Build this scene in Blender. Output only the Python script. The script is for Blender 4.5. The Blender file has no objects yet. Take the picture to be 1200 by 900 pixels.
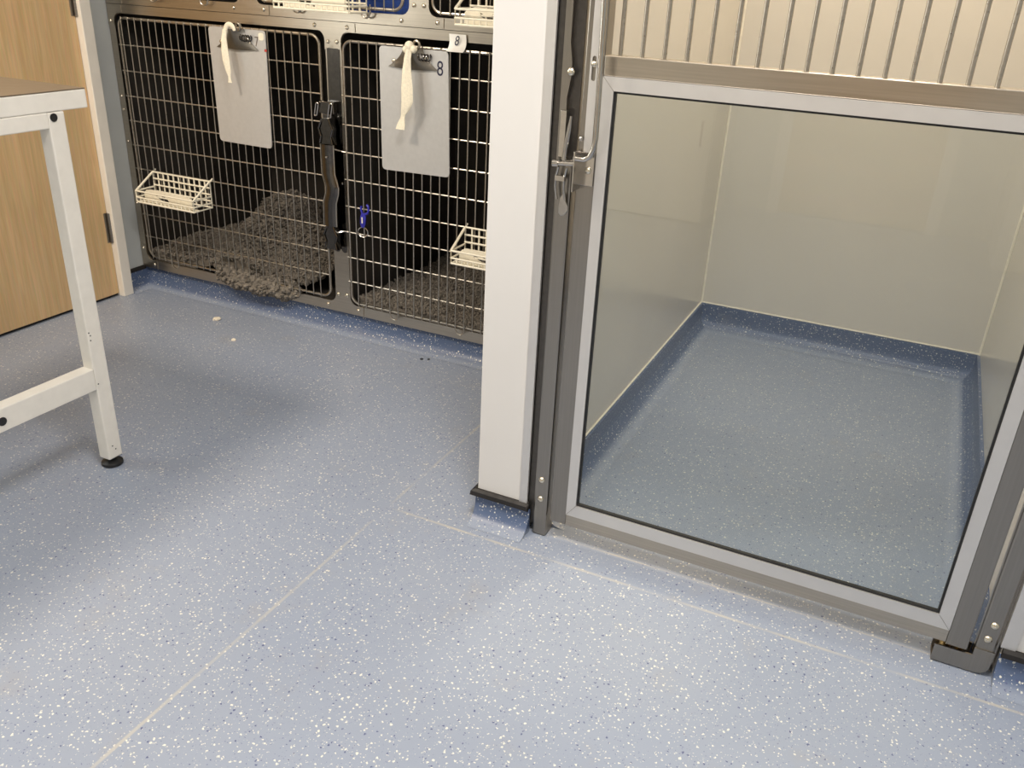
import bpy, bmesh, math, random
from mathutils import Vector, Matrix, noise
random.seed(7)
S = 0.74                      # all lengths below are in survey units; S turns them into metres
C = bpy.context.scene.collection
PI = math.pi

# ------------------------------------------------------------------ materials
def new_mat(name):
    m = bpy.data.materials.new(name); m.use_nodes = True
    nt = m.node_tree
    return m, nt, nt.nodes['Principled BSDF']
def N(nt, t, **kw):
    n = nt.nodes.new(t)
    for k, v in kw.items():
        if k.startswith('i_'):
            key = k[2:]
            n.inputs[int(key) if key.isdigit() else key.replace('_', ' ')].default_value = v
        else: setattr(n, k, v)
    return n
def L(nt, a, b): nt.links.new(a, b)
def sset(p, **kw):
    names = dict(col='Base Color', rough='Roughness', metal='Metallic', spec='Specular IOR Level', coat='Coat Weight', coatr='Coat Roughness', sheen='Sheen Weight')
    for k, v in kw.items():
        p.inputs[names[k]].default_value = (*v, 1) if k == 'col' else v
def plain(name, col, rough=.5, metal=0, nscale=60, namt=.08, bump=0.0, spec=.5, stretch=(1, 1, 1)):
    m, nt, p = new_mat(name)
    sset(p, col=col, rough=rough, metal=metal, spec=spec)
    g = N(nt, 'ShaderNodeNewGeometry'); mp = N(nt, 'ShaderNodeMapping'); mp.inputs['Scale'].default_value = stretch
    L(nt, g.outputs['Position'], mp.inputs['Vector'])
    nz = N(nt, 'ShaderNodeTexNoise', i_Scale=nscale, i_Detail=4.0)
    L(nt, mp.outputs[0], nz.inputs['Vector'])
    r = N(nt, 'ShaderNodeMapRange'); L(nt, nz.outputs['Fac'], r.inputs['Value'])
    r.inputs['From Min'].default_value = .3; r.inputs['From Max'].default_value = .7
    r.inputs['To Min'].default_value = 1 - namt; r.inputs['To Max'].default_value = 1 + namt
    h = N(nt, 'ShaderNodeVectorMath', operation='SCALE'); h.inputs[0].default_value = col
    L(nt, r.outputs[0], h.inputs['Scale']); L(nt, h.outputs[0], p.inputs['Base Color'])
    rr = N(nt, 'ShaderNodeMath', operation='MULTIPLY'); rr.inputs[1].default_value = rough
    L(nt, r.outputs[0], rr.inputs[0]); L(nt, rr.outputs[0], p.inputs['Roughness'])
    if bump:
        b = N(nt, 'ShaderNodeBump', i_Strength=bump, i_Distance=.002)
        L(nt, nz.outputs['Fac'], b.inputs['Height']); L(nt, b.outputs[0], p.inputs['Normal'])
    return m
M = {}
M['steel_v'] = plain('brushed_steel_upright', (.32, .295, .26), .30, 1, 300, .04, .03, stretch=(1, 1, .02))
M['steel_h'] = plain('brushed_steel_level', (.48, .43, .36), .31, 1, 300, .07, .04, stretch=(.02, 1, 1))
M['steel_dark'] = plain('polished_dark_steel', (.13, .12, .11), .14, 1, 80, .1)
M['chrome'] = plain('bright_steel_rod', (.50, .47, .43), .18, 1, 80, .06)
M['wire'] = plain('steel_wire', (.46, .42, .36), .30, 1, 200, .1)
M['alu'] = plain('satin_aluminium', (.72, .70, .67), .45, .8, 30, .02)
M['screw'] = plain('screw_metal', (.70, .64, .52), .25, 1, 90, .1)
M['clip'] = plain('satin_clip_steel', (.20, .185, .16), .38, .9, 90, .08)
M['recess_shade'] = plain('recess_shade_steel', (.10, .09, .08), .35, .8, 90, .1)  # steel darkened in its colour to stand for shade inside the recesses
M['brass'] = plain('brass', (.62, .42, .16), .3, 1, 90, .1)
M['board'] = plain('clipboard_aluminium', (.56, .55, .53), .42, .35, 90, .03)
M['black'] = plain('black_plastic', (.012, .012, .012), .4, 0, 120, .1)
M['blacktrim'] = plain('black_capping', (.012, .010, .009), .6, 0, 60, .3)
M['white_metal'] = plain('white_powder_coat', (.83, .79, .71), .38, 0, 40, .03)
M['white_plastic'] = plain('cream_plastic', (.88, .82, .66), .4, 0, 90, .04)
M['gloss_paint'] = plain('cream_gloss_paint', (.84, .79, .70), .35, 0, 20, .03)
M['wall_paint'] = plain('grey_wall_paint', (.50, .52, .51), .7, 0, 12, .03)
M['clad'] = plain('white_wall_cladding', (.69, .675, .65), .28, 0, 3, .015)
M['kennel'] = plain('cream_kennel_cladding', (.72, .675, .59), .22, 0, 2, .03)
M['bead'] = plain('sealant_bead', (.90, .84, .70), .5, 0, 80, .06)
M['ceil'] = plain('ceiling_white', (.8, .79, .77), .8, 0, 20, .03)
M['inner'] = plain('cage_steel_in_shade', (.065, .058, .05), .38, .3, 14, .15)  # steel cage interior, its lack of light put into the base colour
M['blue_cloth'] = plain('blue_fleece', (.015, .045, .20), .95, 0, 140, .3, .6)
M['blue_plastic'] = plain('blue_plastic', (.03, .03, .35), .35, 0, 90, .1)
M['cloth'] = plain('unbleached_cotton_tape', (.86, .79, .62), .9, 0, 220, .08, .3)
M['paper'] = plain('paper', (.85, .84, .80), .7, 0, 60, .03)
M['ink'] = plain('ink', (.02, .02, .05), .6, 0, 90, .1)
M['inkfaint'] = plain('worn_ink', (.16, .13, .11), .6, 0, 90, .1)
M['red'] = plain('red_mark', (.5, .06, .05), .5, 0, 90, .2)
M['tabletop'] = plain('grey_brown_worktop', (.15, .115, .08), .4, 0, 40, .06)
M['crumb'] = plain('biscuit_crumb', (.80, .72, .58), .9, 0, 200, .2)
M['fleece'] = plain('grey_brown_fleece', (.180, .158, .130), .95, 0, 70, .35)
M['seal'] = plain('black_gasket', (.01, .01, .01), .5, 0, 90, .1)

# floor vinyl with chips
def vinyl(name, welds, c1, c2):
    m, nt, p = new_mat(name)
    g = N(nt, 'ShaderNodeNewGeometry')
    pos = g.outputs['Position']
    nz = N(nt, 'ShaderNodeTexNoise', i_Scale=2.2, i_Detail=3.0); L(nt, pos, nz.inputs['Vector'])
    base = N(nt, 'ShaderNodeMixRGB'); base.inputs[1].default_value = (*c1, 1); base.inputs[2].default_value = (*c2, 1)
    L(nt, nz.outputs['Fac'], base.inputs[0])
    wob = N(nt, 'ShaderNodeTexNoise', i_Scale=330.0, i_Detail=1.0); L(nt, pos, wob.inputs['Vector'])
    ws = N(nt, 'ShaderNodeVectorMath', operation='SCALE'); L(nt, wob.outputs['Color'], ws.inputs[0]); ws.inputs['Scale'].default_value = .005
    wp = N(nt, 'ShaderNodeVectorMath', operation='ADD'); L(nt, pos, wp.inputs[0]); L(nt, ws.outputs[0], wp.inputs[1])
    # paler grey-blue at floor level, darker blue where the sheet turns up the wall
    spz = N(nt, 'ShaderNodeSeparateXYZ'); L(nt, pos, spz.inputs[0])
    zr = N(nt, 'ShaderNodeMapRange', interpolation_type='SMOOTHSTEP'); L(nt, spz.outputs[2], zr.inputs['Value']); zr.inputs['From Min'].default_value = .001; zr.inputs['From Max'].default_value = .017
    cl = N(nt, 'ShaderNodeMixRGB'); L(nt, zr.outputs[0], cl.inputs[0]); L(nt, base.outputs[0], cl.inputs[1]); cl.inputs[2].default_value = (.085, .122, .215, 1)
    cur = cl.outputs[0]
    def chips(cell, r, lo, hi, colour, off):
        nonlocal cur
        o = N(nt, 'ShaderNodeVectorMath', operation='ADD'); L(nt, wp.outputs[0], o.inputs[0]); o.inputs[1].default_value = (off, off*1.7, off*.6)
        v = N(nt, 'ShaderNodeTexVoronoi', i_Scale=1/cell); L(nt, o.outputs[0], v.inputs['Vector'])
        sep = N(nt, 'ShaderNodeSeparateColor'); L(nt, v.outputs['Color'], sep.inputs[0])
        rr = N(nt, 'ShaderNodeMapRange'); L(nt, sep.outputs[1], rr.inputs['Value'])
        rr.inputs['To Min'].default_value = r*.45; rr.inputs['To Max'].default_value = r
        a = N(nt, 'ShaderNodeMath', operation='SUBTRACT'); L(nt, rr.outputs[0], a.inputs[0]); L(nt, v.outputs['Distance'], a.inputs[1])
        a2 = N(nt, 'ShaderNodeMath', operation='MULTIPLY', use_clamp=True); L(nt, a.outputs[0], a2.inputs[0]); a2.inputs[1].default_value = 14
        b = N(nt, 'ShaderNodeMath', operation='GREATER_THAN'); L(nt, sep.outputs[0], b.inputs[0]); b.inputs[1].default_value = lo
        c = N(nt, 'ShaderNodeMath', operation='LESS_THAN'); L(nt, sep.outputs[0], c.inputs[0]); c.inputs[1].default_value = hi
        d = N(nt, 'ShaderNodeMath', operation='MULTIPLY'); L(nt, b.outputs[0], d.inputs[0]); L(nt, c.outputs[0], d.inputs[1])
        e = N(nt, 'ShaderNodeMath', operation='MULTIPLY', use_clamp=True); L(nt, d.outputs[0], e.inputs[0]); L(nt, a2.outputs[0], e.inputs[1])
        mx = N(nt, 'ShaderNodeMixRGB'); L(nt, e.outputs[0], mx.inputs[0]); L(nt, cur, mx.inputs[1]); mx.inputs[2].default_value = (*colour, 1)
        cur = mx.outputs[0]
    chips(.0074, .34, 0, .52, (.70, .69, .61), 0)
    chips(.0074, .30, .50, .74, (.075, .090, .20), 0)
    chips(.0042, .34, 0, .30, (.60, .60, .56), 3.3)
    chips(.0042, .30, .3, .60, (.15, .175, .28), 3.3)
    # faint dirt
    dn = N(nt, 'ShaderNodeTexNoise', i_Scale=7.0, i_Detail=6.0, i_Roughness=.65); L(nt, pos, dn.inputs['Vector'])
    dr = N(nt, 'ShaderNodeMapRange'); L(nt, dn.outputs['Fac'], dr.inputs['Value']); dr.inputs['From Min'].default_value = .58; dr.inputs['From Max'].default_value = .8
    dr.inputs['To Min'].default_value = 0; dr.inputs['To Max'].default_value = .35
    mx = N(nt, 'ShaderNodeMixRGB'); L(nt, dr.outputs[0], mx.inputs[0]); L(nt, cur, mx.inputs[1]); mx.inputs[2].default_value = (.33, .30, .26, 1); cur = mx.outputs[0]
    sp = N(nt, 'ShaderNodeSeparateXYZ'); L(nt, pos, sp.inputs[0])
    for (axis, c0, lo, hi, w, st) in welds:
        def mth(op, a, b, clamp=False):
            n = N(nt, 'ShaderNodeMath', operation=op, use_clamp=clamp)
            for k, q in enumerate((a, b)):
                if isinstance(q, (int, float)): n.inputs[k].default_value = q
                elif q is not None: L(nt, q, n.inputs[k])
            return n.outputs[0]
        A = sp.outputs[axis]; B = sp.outputs[1-axis]
        d = mth('ABSOLUTE', mth('SUBTRACT', A, c0*S), None)
        k = mth('MULTIPLY', mth('SUBTRACT', w*S, d), 1/(w*S)*1.6, True)
        k = mth('MULTIPLY', k, mth('MULTIPLY', mth('GREATER_THAN', B, lo*S), mth('LESS_THAN', B, hi*S)))
        fade = N(nt, 'ShaderNodeTexNoise', i_Scale=9.0); L(nt, pos, fade.inputs['Vector'])
        k = mth('MULTIPLY', k, mth('MULTIPLY', mth('SUBTRACT', fade.outputs['Fac'], .30), st*3.0, True), True)
        mx = N(nt, 'ShaderNodeMixRGB'); L(nt, k, mx.inputs[0]); L(nt, cur, mx.inputs[1]); mx.inputs[2].default_value = (.50, .47, .40, 1); cur = mx.outputs[0]
    L(nt, cur, p.inputs['Base Color'])
    bn = N(nt, 'ShaderNodeTexNoise', i_Scale=700.0, i_Detail=2.0); L(nt, pos, bn.inputs['Vector'])
    bp = N(nt, 'ShaderNodeBump', i_Strength=.25, i_Distance=.0006); L(nt, bn.outputs['Fac'], bp.inputs['Height']); L(nt, bp.outputs[0], p.inputs['Normal'])
    sset(p, rough=.36, spec=.5)
    return m
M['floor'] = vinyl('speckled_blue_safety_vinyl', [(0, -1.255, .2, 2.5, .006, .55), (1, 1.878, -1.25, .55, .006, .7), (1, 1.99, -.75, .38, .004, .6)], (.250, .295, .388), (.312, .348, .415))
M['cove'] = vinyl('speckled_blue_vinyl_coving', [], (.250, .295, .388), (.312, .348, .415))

# oak veneer
def oak():
    m, nt, p = new_mat('oak_veneer')
    g = N(nt, 'ShaderNodeNewGeometry'); mp = N(nt, 'ShaderNodeMapping'); mp.inputs['Scale'].default_value = (1, 16, .8)
    L(nt, g.outputs['Position'], mp.inputs[0])
    n1 = N(nt, 'ShaderNodeTexNoise', i_Scale=4.0, i_Detail=8.0, i_Roughness=.6, i_Distortion=.6); L(nt, mp.outputs[0], n1.inputs['Vector'])
    mp2 = N(nt, 'ShaderNodeMapping'); mp2.inputs['Scale'].default_value = (1, 120, 4); L(nt, g.outputs['Position'], mp2.inputs[0])
    n2 = N(nt, 'ShaderNodeTexNoise', i_Scale=3.0, i_Detail=3.0); L(nt, mp2.outputs[0], n2.inputs['Vector'])
    cr = N(nt, 'ShaderNodeValToRGB'); L(nt, n1.outputs['Fac'], cr.inputs[0])
    cr.color_ramp.elements[0].position = .35; cr.color_ramp.elements[0].color = (.56, .375, .185, 1)
    cr.color_ramp.elements[1].position = .65; cr.color_ramp.elements[1].color = (.66, .46, .245, 1)
    mx = N(nt, 'ShaderNodeMixRGB', blend_type='MULTIPLY'); mx.inputs[0].default_value = .35
    L(nt, cr.outputs[0], mx.inputs[1]); L(nt, n2.outputs['Color'], mx.inputs[2])
    gm = N(nt, 'ShaderNodeVectorMath', operation='SCALE'); gm.inputs['Scale'].default_value = 1.3
    L(nt, mx.outputs[0], gm.inputs[0]); L(nt, gm.outputs[0], p.inputs['Base Color'])
    sset(p, rough=.45)
    return m
M['oak'] = oak()
def glass():
    m = bpy.data.materials.new('clear_glazing'); m.use_nodes = True; nt = m.node_tree; nt.nodes.clear()
    o = N(nt, 'ShaderNodeOutputMaterial'); tr = N(nt, 'ShaderNodeBsdfTransparent'); tr.inputs[0].default_value = (.875, .905, .915, 1)
    gl = N(nt, 'ShaderNodeBsdfGlossy'); gl.inputs['Roughness'].default_value = .005
    fr = N(nt, 'ShaderNodeFresnel', i_IOR=1.5);
    gm = N(nt, 'ShaderNodeNewGeometry'); ir = N(nt, 'ShaderNodeMapRange'); L(nt, gm.outputs['Backfacing'], ir.inputs['Value'])
    ir.inputs['To Min'].default_value = 1.5; ir.inputs['To Max'].default_value = 1/1.5; L(nt, ir.outputs[0], fr.inputs['IOR'])
    mx = N(nt, 'ShaderNodeMixShader'); L(nt, fr.outputs[0], mx.inputs[0]); L(nt, tr.outputs[0], mx.inputs[1]); L(nt, gl.outputs[0], mx.inputs[2]); L(nt, mx.outputs[0], o.inputs[0])
    return m
M['glass'] = glass()

# ------------------------------------------------------------------ mesh builder
class MB:
    def __init__(s): s.v = []; s.f = []
    def add(s, vs, fs):
        o = len(s.v); s.v += [tuple(v) for v in vs]; s.f += [tuple(i+o for i in f) for f in fs]; return s
    def box(s, x0, x1, y0, y1, z0, z1, bev=0):
        if not bev:
            return s.add([(x0,y0,z0),(x1,y0,z0),(x1,y1,z0),(x0,y1,z0),(x0,y0,z1),(x1,y0,z1),(x1,y1,z1),(x0,y1,z1)],
                     [(0,3,2,1),(4,5,6,7),(0,1,5,4),(1,2,6,5),(2,3,7,6),(3,0,4,7)])
        bm = bmesh.new(); bmesh.ops.create_cube(bm, size=1)
        for v in bm.verts: v.co = Vector(((x0+x1)/2+v.co.x*(x1-x0), (y0+y1)/2+v.co.y*(y1-y0), (z0+z1)/2+v.co.z*(z1-z0)))
        bmesh.ops.bevel(bm, geom=bm.edges[:], offset=bev, segments=2, profile=.5, affect='EDGES')
        bm.verts.index_update(); s.add([v.co[:] for v in bm.verts], [[v.index for v in f.verts] for f in bm.faces]); bm.free(); return s
    def tube(s, pts, r, n=6, closed=False, caps=True, flat=None):
        pts = [Vector(p) for p in pts]; k = len(pts)
        rs = r if isinstance(r, (list, tuple)) else [r]*k
        up = None; rings = []
        for i, p in enumerate(pts):
            if closed: t = pts[(i+1) % k]-pts[i-1]
            else: t = pts[min(i+1, k-1)]-pts[max(i-1, 0)]
            t.normalize()
            if up is None:
                a = Vector((0, 1, 0)) if abs(t.y) < .9 else Vector((0, 0, 1))
                up = (a - t*a.dot(t)).normalized()
            else: up = (up - t*up.dot(t)).normalized()
            b = t.cross(up); fl = flat or 1
            rings.append([p + (up*math.cos(q)*fl + b*math.sin(q))*rs[i] for q in [2*PI*j/n for j in range(n)]])
        vs = [v[:] for rg in rings for v in rg]; fs = []
        for i in range(k if closed else k-1):
            a, b = i*n, ((i+1) % k)*n
            for j in range(n): fs.append((a+j, a+(j+1) % n, b+(j+1) % n, b+j))
        if caps and not closed: fs += [tuple(range(n))[::-1], tuple((k-1)*n+j for j in range(n))]
        return s.add(vs, fs)
    def cyl(s, a, b, r, n=12): return s.tube([a, b], r, n)
    def prism(s, poly, y0, y1):           # poly in (x, z), extruded in y (convex or simple)
        n = len(poly)
        return s.add([(x, y0, z) for x, z in poly]+[(x, y1, z) for x, z in poly],
                     [tuple(range(n)), tuple(range(n, 2*n))[::-1]]+[(i, n+i, n+(i+1) % n, (i+1) % n) for i in range(n)])
    def lathe(s, c, prof, axis='z', n=20):
        vs = []; k = len(prof)
        for i in range(n):
            a = 2*PI*i/n
            for r, h in prof:
                x, y = r*math.cos(a), r*math.sin(a)
                if axis == 'z': vs.append((c[0]+x, c[1]+y, c[2]+h))
                elif axis == 'y': vs.append((c[0]+x, c[1]+h, c[2]+y))
                else: vs.append((c[0]+h, c[1]+x, c[2]+y))
        fs = [(i*k+j, ((i+1) % n)*k+j, ((i+1) % n)*k+j+1, i*k+j+1) for i in range(n) for j in range(k-1)]
        return s.add(vs, fs)
    def plate(s, outer, holes, y, th):     # flat plate in xz with holes, thickness th centred on y
        cu = bpy.data.curves.new('tmp', 'CURVE'); cu.dimensions = '2D'; cu.fill_mode = 'BOTH'; cu.extrude = th/2
        for poly in [outer]+holes:
            sp = cu.splines.new('POLY'); sp.points.add(len(poly)-1); sp.use_cyclic_u = True
            for q, (x, z) in zip(sp.points, poly): q.co = (x, z, 0, 1)
        o = bpy.data.objects.new('tmp', cu); C.objects.link(o)
        dg = bpy.context.evaluated_depsgraph_get(); me = bpy.data.meshes.new_from_object(o.evaluated_get(dg))
        s.add([(v.co.x, y-v.co.z, v.co.y) for v in me.vertices], [tuple(p.vertices) for p in me.polygons])
        bpy.data.objects.remove(o); bpy.data.curves.remove(cu); bpy.data.meshes.remove(me); return s
def rr(x0, x1, z0, z1, r, n=6):
    out = []
    for cx, cz, a0 in ((x1-r, z1-r, 0), (x0+r, z1-r, 90), (x0+r, z0+r, 180), (x1-r, z0+r, 270)):
        for i in range(n+1):
            a = math.radians(a0+90*i/n); out.append((cx+r*math.cos(a), cz+r*math.sin(a)))
    return out
def rootloc(parent):
    loc = Vector((0, 0, 0)); q = parent
    while q is not None: loc += q.location; q = q.parent
    return loc
def obj(name, mb, mat, parent=None, label=None, smooth=False, bevel=0, kind=None, origin=None, recalc=True):
    me = bpy.data.meshes.new(name)
    base = rootloc(parent) if parent else Vector((0, 0, 0))
    if parent is None and kind != 'structure':
        xs = [v[0] for v in mb.v]; ys = [v[1] for v in mb.v]; zs = [v[2] for v in mb.v]
        base = Vector(((min(xs)+max(xs))/2, (min(ys)+max(ys))/2, min(zs)))*S
    me.from_pydata([tuple(Vector(v)*S-base) for v in mb.v], [], mb.f)
    if recalc:
        bm = bmesh.new(); bm.from_mesh(me); bmesh.ops.recalc_face_normals(bm, faces=bm.faces[:]); bm.to_mesh(me); bm.free()
    me.materials.append(mat)
    if smooth:
        for p in me.polygons: p.use_smooth = True
    o = bpy.data.objects.new(name, me); C.objects.link(o)
    if parent: o.parent = parent
    else: o.location = base
    if bevel:
        b = o.modifiers.new('bevel', 'BEVEL'); b.width = bevel*S; b.segments = 2; b.limit_method = 'ANGLE'; b.harden_normals = False
    if smooth:
        try: me.set_sharp_from_angle(angle=math.radians(42))
        except Exception: pass
    if label: o['label'] = label
    if kind: o['kind'] = kind
    return o
def thing(name, label, cat, loc, group=None):
    o = bpy.data.objects.new(name, None); C.objects.link(o); o.location = Vector(loc)*S
    o.empty_display_size = .05
    o['label'] = label; o['category'] = cat
    if group: o['group'] = group
    return o
def tag(o, label, cat, group=None):
    o['label'] = label; o['category'] = cat
    if group: o['group'] = group
    return o
def struct(name, mb, mat, parent=None, **kw): return obj(name, mb, mat, parent, kind='structure' if parent is None else None, **kw)
def copy_tree(o, parent=None):
    c = o.copy(); C.objects.link(c); c.parent = parent
    for ch in [q for q in bpy.data.objects if q.parent == o]: copy_tree(ch, c)
    return c
def glyph(ch, x, y, z, h, mat, parent, name='numeral', shear=0.0, weight=0.0, squash=1.0, label=None):
    cu = bpy.data.curves.new('glyph', 'FONT'); cu.body = ch; cu.size = 1; cu.align_x = 'CENTER'; cu.align_y = 'CENTER'; cu.shear = shear; cu.offset = weight; cu.extrude = .01
    o = bpy.data.objects.new('glyph', cu); C.objects.link(o)
    me = bpy.data.meshes.new_from_object(o.evaluated_get(bpy.context.evaluated_depsgraph_get()))
    k = h/.7
    zc = [v.co.y for v in me.vertices]; xc = [v.co.x for v in me.vertices]; cz = (min(zc)+max(zc))/2; cx = (min(xc)+max(xc))/2
    mb = MB().add([(x+(v.co.x-cx)*k*squash, y-v.co.z*.03, z+(v.co.y-cz)*k) for v in me.vertices], [tuple(p.vertices) for p in me.polygons])
    bpy.data.objects.remove(o); bpy.data.curves.remove(cu); bpy.data.meshes.remove(me)
    return obj(name, mb, mat, parent, label=label)

# coving / skirting sweep along a floor path; profile = (offset out of wall, height)
def sweep(path, prof, side=1):
    pts = [Vector((x, y)) for x, y in path]; k = len(pts); mb = MB(); rings = []
    for i, p in enumerate(pts):
        ns = []
        if i > 0: d = (p-pts[i-1]).normalized(); ns.append(Vector((-d.y, d.x))*side)
        if i < k-1: d = (pts[i+1]-p).normalized(); ns.append(Vector((-d.y, d.x))*side)
        n = ns[0] if len(ns) == 1 else (ns[0]+ns[1])/(1+ns[0].dot(ns[1]))
        rings.append([(p.x+n.x*o, p.y+n.y*o, z) for o, z in prof])
    m = len(prof)
    for r in rings: mb.v += r
    for i in range(k-1):
        for j in range(m-1): mb.f.append((i*m+j, (i+1)*m+j, (i+1)*m+j+1, i*m+j+1))
    mb.f.append(tuple(range(m))); mb.f.append(tuple((k-1)*m+j for j in range(m)))
    return mb
def cove_prof(h, r, t=.012):
    p = [(-.004, 0), (-.004, h), (t, h)]
    for i in range(0, 9):
        a = math.radians(90*i/8); p.append((t+r-r*math.cos(a), r-r*math.sin(a)+.0008))
    return p
def cap_prof(h, w=.015, t=.023): return [(-.002, h-.002), (w*.6, h-.002), (w+.003, h+.004), (w+.001, h+t*.75), (w*.4, h+t), (-.002, h+t)]

# ------------------------------------------------------------------ room shell
X0, X1, Y0, Y1, ZC = -3.405, 2.3, -2.6, 4.05, 3.24
struct('floor', MB().box(X0-.1, X1+.1, Y0-.1, Y1+.1, -.06, 0), M['floor'])
struct('ceiling', MB().box(X0-.1, X1+.1, Y0-.1, Y1+.1, ZC, ZC+.06), M['ceil'])
DY0, DY1, DZ = 1.62, 2.784, 2.72
struct('wall_left', MB().box(X0-.16, X0, Y0, .60, 0, ZC).box(X0-.16, X0, .60, 1.40, 0, 1.10).box(X0-.16, X0, .60, 1.40, 2.25, ZC).box(X0-.16, X0, 1.40, DY0-.05, 0, ZC).box(X0-.16, X0, DY1+.05, Y1, 0, ZC).box(X0-.16, X0, DY0-.05, DY1+.05, DZ+.05, ZC), M['wall_paint'])
struct('wall_back', MB().box(X0, X1, Y0-.1, Y0, 0, ZC), M['wall_paint'])
struct('wall_right', MB().box(X1, X1+.1, Y0, Y1, 0, ZC), M['wall_paint'])
struct('wall_front', MB().box(X0, -.9935, Y1-.06, Y1, 0, ZC).box(-.9935, X1, 3.935, Y1, 0, ZC), M['kennel'])
# partition beside the gate (seen end on), its kennel side lined in cream
pt = struct('wall_partition', MB().box(-.9935, -.829, 1.972, 3.935, 0, ZC), M['clad'], bevel=.003)
struct('wall_kennel_left', MB().box(-.829, -.818, 2.03, 3.935, .0, ZC), M['kennel'])
struct('wall_partition_right', MB().box(.427, X1, 1.972, 3.935, 0, ZC), M['clad'], bevel=.003)
struct('wall_kennel_right', MB().box(.395, .427, 2.03, 3.935, .0, ZC), M['kennel'])
struct('trim_1', MB().box(-.854, -.8290, 1.967, 1.985, .1, ZC-.01), M['alu'])
struct('trim_2', MB().box(.4205, .452, 1.967, 1.999, .1, ZC-.01), M['alu'])
# rebate between cladding and gate post, shade put into its colour
struct('trim_3', MB().box(-.8290, -.806, 1.980, 2.03, .03, ZC-.01), M['recess_shade'])
struct('trim_4', MB().box(.408, .4205, 1.985, 2.03, .03, ZC-.01), M['steel_v'])
# sealant beads in the kennel corners
struct('trim_5', MB().tube([(-.815, 3.932, .12), (-.815, 3.932, ZC)], .005, 8), M['bead'])
struct('trim_6', MB().tube([(.392, 3.932, .12), (.392, 3.932, ZC)], .005, 8), M['bead'])
struct('trim_7', MB().tube([(-.816, 2.04, .123), (-.816, 3.93, .123)], .0035, 6), M['bead'])
struct('trim_8', MB().tube([(-.816, 3.933, .123), (.393, 3.933, .123)], .003, 6), M['bead'])
# coved skirtings
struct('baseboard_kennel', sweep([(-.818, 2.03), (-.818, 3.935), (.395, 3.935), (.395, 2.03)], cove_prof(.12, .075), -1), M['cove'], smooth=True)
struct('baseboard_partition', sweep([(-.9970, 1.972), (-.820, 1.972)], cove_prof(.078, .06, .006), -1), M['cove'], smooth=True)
struct('baseboard_partition_side', MB().box(-.9975, -.9930, 1.970, 2.95, 0, .078), M['cove'])
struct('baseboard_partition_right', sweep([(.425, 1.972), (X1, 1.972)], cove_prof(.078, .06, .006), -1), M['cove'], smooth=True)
struct('trim_9', sweep([(-.9935, 2.95), (-.9935, 1.972), (-.8225, 1.972)], cap_prof(.077), -1), M['blacktrim'])
struct('trim_10', sweep([(.427, 1.972), (X1, 1.972)], cap_prof(.077), -1), M['blacktrim'])
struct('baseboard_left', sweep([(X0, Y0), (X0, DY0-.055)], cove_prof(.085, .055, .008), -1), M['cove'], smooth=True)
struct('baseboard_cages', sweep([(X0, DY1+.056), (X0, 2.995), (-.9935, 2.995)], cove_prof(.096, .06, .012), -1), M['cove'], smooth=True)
struct('trim_11', sweep([(X0, DY1+.056), (X0, 2.966)], cap_prof(.086, .014, .018), -1), M['blacktrim'])
# oak door in the left wall
d1 = struct('door_1', MB().box(-3.43, -3.386, DY0+.003, DY1-.002, .014, DZ-.003), M['oak'], bevel=.002)
fr = MB().box(-3.50, -3.352, DY1, DY1+.055, 0, DZ+.055, .003).box(-3.50, -3.352, DY0-.055, DY0, 0, DZ+.055, .003).box(-3.50, -3.352, DY0, DY1, DZ, DZ+.055, .003)
struct('door_frame', fr, M['gloss_paint'], d1)
struct('door_gap_shade', MB().box(-3.43, -3.40, DY0, DY1, .0005, .012), M['black'], d1)  # solid black strip painted in as the shade under the door
for z0 in (.268, 1.255, 2.25):
    hb = MB()
    for i in range(5): hb.cyl((-3.378, DY1-.001, z0+.028*i), (-3.378, DY1-.001, z0+.0265+.028*i), .008, 10)
    hb.box(-3.386, -3.3845, DY1-.022, DY1, z0, z0+.14)
    struct('hinge', hb, M['steel_v'], d1, smooth=True)
hd = MB().cyl((-3.386, DY0+.09, 1.36), (-3.35, DY0+.09, 1.36), .035, 20).tube([(-3.35, DY0+.09, 1.36), (-3.32, DY0+.09, 1.36), (-3.315, DY0+.12, 1.36), (-3.315, DY0+.25, 1.36)], .012, 10)
struct('door_handle', hd, M['chrome'], d1, smooth=True)

w1 = struct('window_1', MB().box(X0-.10, X0-.092, .60, 1.40, 1.10, 2.25), M['glass'])
struct('window_frame', MB().box(X0-.12, X0-.06, .60, .65, 1.10, 2.25).box(X0-.12, X0-.06, 1.35, 1.40, 1.10, 2.25).box(X0-.12, X0-.06, .65, 1.35, 1.10, 1.15).box(X0-.12, X0-.06, .65, 1.35, 2.20, 2.25), M['gloss_paint'], w1)
# ------------------------------------------------------------------ screws
def screw_into(parent, pts, r=.0085, mat='screw', name='screw', direction=-1):
    base = None
    for (x, y, z) in pts:
        if base is None:
            mb = MB().lathe((x, y, z), [(0, direction*.006), (r*.55, direction*.0055), (r*.9, direction*.003), (r, 0)], 'y', 12)
            mb.box(x-r*.55, x+r*.55, y+direction*.0066, y+direction*.0040, z-r*.1, z+r*.1)
            base = obj(name, mb, M[mat], parent, smooth=True); b0 = (x, y, z)
        else:
            c = base.copy(); C.objects.link(c); c.parent = parent
            c.location = (Vector((x, y, z))-Vector(b0))*S

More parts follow.
